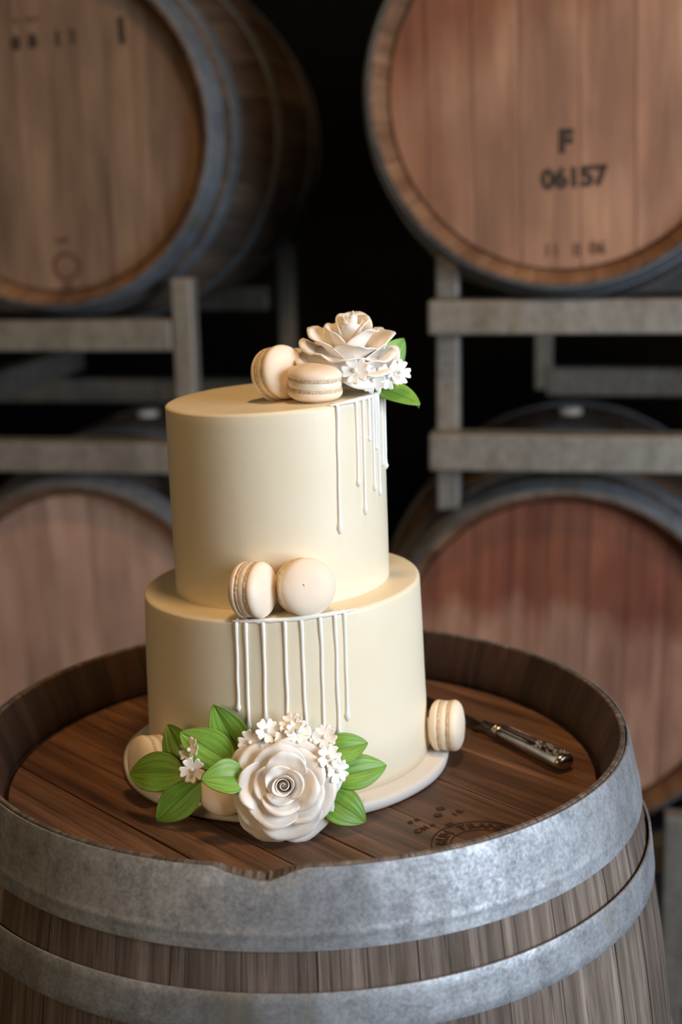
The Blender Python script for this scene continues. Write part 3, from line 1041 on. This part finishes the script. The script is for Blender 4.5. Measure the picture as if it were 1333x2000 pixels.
def blossom(pos, axis, label, spin=0.0, sc=1.0):
    m = frame_mat(Vector(pos) + Vector((0, 0, HZ)), axis, (1, 0, 0.1)) @ Matrix.Rotation(spin, 4, 'Z') @ Matrix.Scale(sc, 4)
    t = thing('sugar_blossom', label, 'sugar flower', m, 'small white blossoms')
    for i in range(5):
        put('petal', BP, t, None, (0, 0, 2 * pi * i / 5))
    put('centre_bead', BCN, t)
    put('wire_stem', BW, t)
    return t


blossom((-0.0398, -0.1250, 0.0280), (-0.25, -0.9, 0.35), 'white blossom in front of the tallest leaf, leftmost above the big rose', 0.2)
blossom((-0.0254, -0.1230, 0.0368), (0.35, -0.75, 0.6), 'white blossom second from left in the cluster above the big rose', 0.7)
blossom((-0.0098, -0.1240, 0.0308), (0.35, -0.85, 0.3), 'white blossom just above the top petals of the big rose, facing right', 0.1)
blossom((-0.0053, -0.1200, 0.0412), (-0.15, -0.55, 0.85), 'topmost white blossom of the cluster above the big rose', 0.4)
blossom((0.0003, -0.1235, 0.0360), (0.25, -0.75, 0.65), 'white blossom right of the topmost one above the big rose', 0.9)
blossom((0.0101, -0.1190, 0.0262), (0.1, -0.9, 0.4), 'half-hidden white blossom behind the big rose\'s upper right petal', 0.3)
blossom((0.0220, -0.1170, 0.0280), (0.0, -0.8, 0.65), 'white blossom at the foot of the right-hand drips above the big rose', 0.5)
blossom((0.0256, -0.1360, 0.0180), (0.35, -0.85, 0.35), 'white blossom on the big rose\'s right shoulder, over the upper right leaf', 0.75)
blossom((0.0322, -0.1370, 0.0060), (0.55, -0.8, 0.15), 'white blossom against the dark leaf right of the big rose, lowest on that side', 0.15)
blossom((-0.0884, -0.1310, 0.0070), (0.05, -0.95, 0.3), 'cream blossom fully open between the left leaves', 0.35)
blossom((-0.0912, -0.1180, 0.0195), (-0.6, -0.65, 0.5), 'cream blossom seen edge-on above the open one between the left leaves', 0.6)
blossom((0.0700, -0.0180, 0.3140), (0.1, -0.95, 0.3), 'left white blossom of the spray at the edge of the top tier', 0.1, 1.05)
blossom((0.0835, -0.0120, 0.3165), (0.2, -0.95, 0.2), 'middle white blossom of the spray at the edge of the top tier', 0.5, 1.05)
blossom((0.0935, -0.0060, 0.3195), (0.5, -0.8, 0.3), 'right white blossom of the spray, over the overhanging leaf', 0.8, 1.05)
blossom((0.0553, -0.0260, 0.3240), (-0.1, -0.9, 0.4), 'white blossom lying against the front petal of the top rose', 0.3, 1.15)

# ------------------------------------------------------------------ knife
kb = Vector((0.1857, 0.0637, 0)); ke = Vector((0.2413, -0.0249, 0))
kd = (kb - ke).normalized()                         # from handle end towards the blade
km = frame_mat(Vector((ke.x, ke.y, ZH)), (0, 0, 1), kd)
kn = thing('cake_knife', 'cake knife with an ornate tarnished silver handle lying on the barrel head', 'knife', km)
HL = 0.1046


def oval(profile, n=28, fy=1.0, fz=0.72, zc=0.0086):
    V, F = [], []
    for (x, r) in profile:
        for k in range(n):
            a = 2 * pi * k / n
            V.append((x, r * fy * cos(a), zc + r * fz * sin(a)))
    for i in range(len(profile) - 1):
        for k in range(n):
            k2 = (k + 1) % n
            F.append((i * n + k, i * n + k2, (i + 1) * n + k2, (i + 1) * n + k))
    F.append(tuple(range(n))); F.append(tuple((len(profile) - 1) * n + k for k in range(n)))
    return V, F


V, F = oval([(0, .004), (.0008, .0085), (.004, .0108), (.008, .0112), (.014, .0114), (.03, .0110), (.06, .0098), (.085, .0088), (.092, .0085), (.094, .0074)])
put('handle', autosharp(mesh('handle', V, F, M['silver']), 50), kn)
V, F = oval([(.0935, .0078), (.0950, .0092), (.0968, .0094), (.0980, .0080), (.0990, .0070), (.1000, .0082), (.1015, .0082), (.1025, .0066), (.108, .0058), (.116, .0046), (.122, .0038), (.123, .002)])
put('bolster', autosharp(mesh('bolster', V, F, M['silver']), 50), kn)
ob = bmesh.new()
rng = random.Random(4)
for i in range(46):
    x = 0.005 + 0.038 * (i / 46) ** 1.1; s = rng.uniform(-0.9, 0.9)
    rr = 0.0110
    q = bmesh.ops.create_icosphere(ob, subdivisions=1, radius=rng.uniform(.0011, .0019))
    for v in q['verts']:
        v.co = Vector((v.co.x * 1.3, v.co.y, v.co.z * 0.7)) + Vector((x, rr * s * .85, .0086 + rr * .72 * sqrt(max(0, 1 - (s * .85) ** 2))))
for i in range(16):
    x = 0.088 - 0.0026 * i
    for sd in (-1, 1):
        q = bmesh.ops.create_icosphere(ob, subdivisions=1, radius=.0009)
        for v in q['verts']:
            v.co += Vector((x, sd * .0055, .0086 + .0056))
put('ornament', bm_mesh('ornament', ob, M['silver'], True), kn)
# blade: flat, bevelled, wider than the neck, rounded tip
V, F = [], []
xs = [0.114, 0.119, 0.124, 0.128, 0.134, 0.15, 0.18, 0.21, 0.235, 0.25, 0.258, 0.262]
wl = [.0035, .0040, .006, .0085, .0100, .0105, .011, .011, .0105, .008, .0045, .0015]
for x, wv in zip(xs, wl):
    sp = 0.6 if x > .13 else 1.0
    for (yy, zz) in ((-wv, .0014), (-wv * .1, .0026), (wv * sp, .0026), (wv * sp, .0004), (-wv * .1, .0004)):
        hz = 0.006 * max(0, (0.134 - x) / 0.02) ** 1.0
        V.append((x, yy, zz + hz))
k = 5
for i in range(len(xs) - 1):
    for j in range(k):
        j2 = (j + 1) % k
        F.append((i * k + j, i * k + j2, (i + 1) * k + j2, (i + 1) * k + j))
F.append(tuple(range(k))); F.append(tuple((len(xs) - 1) * k + j for j in range(k)))
put('blade', autosharp(mesh('blade', V, F, M['blade']), 20), kn)
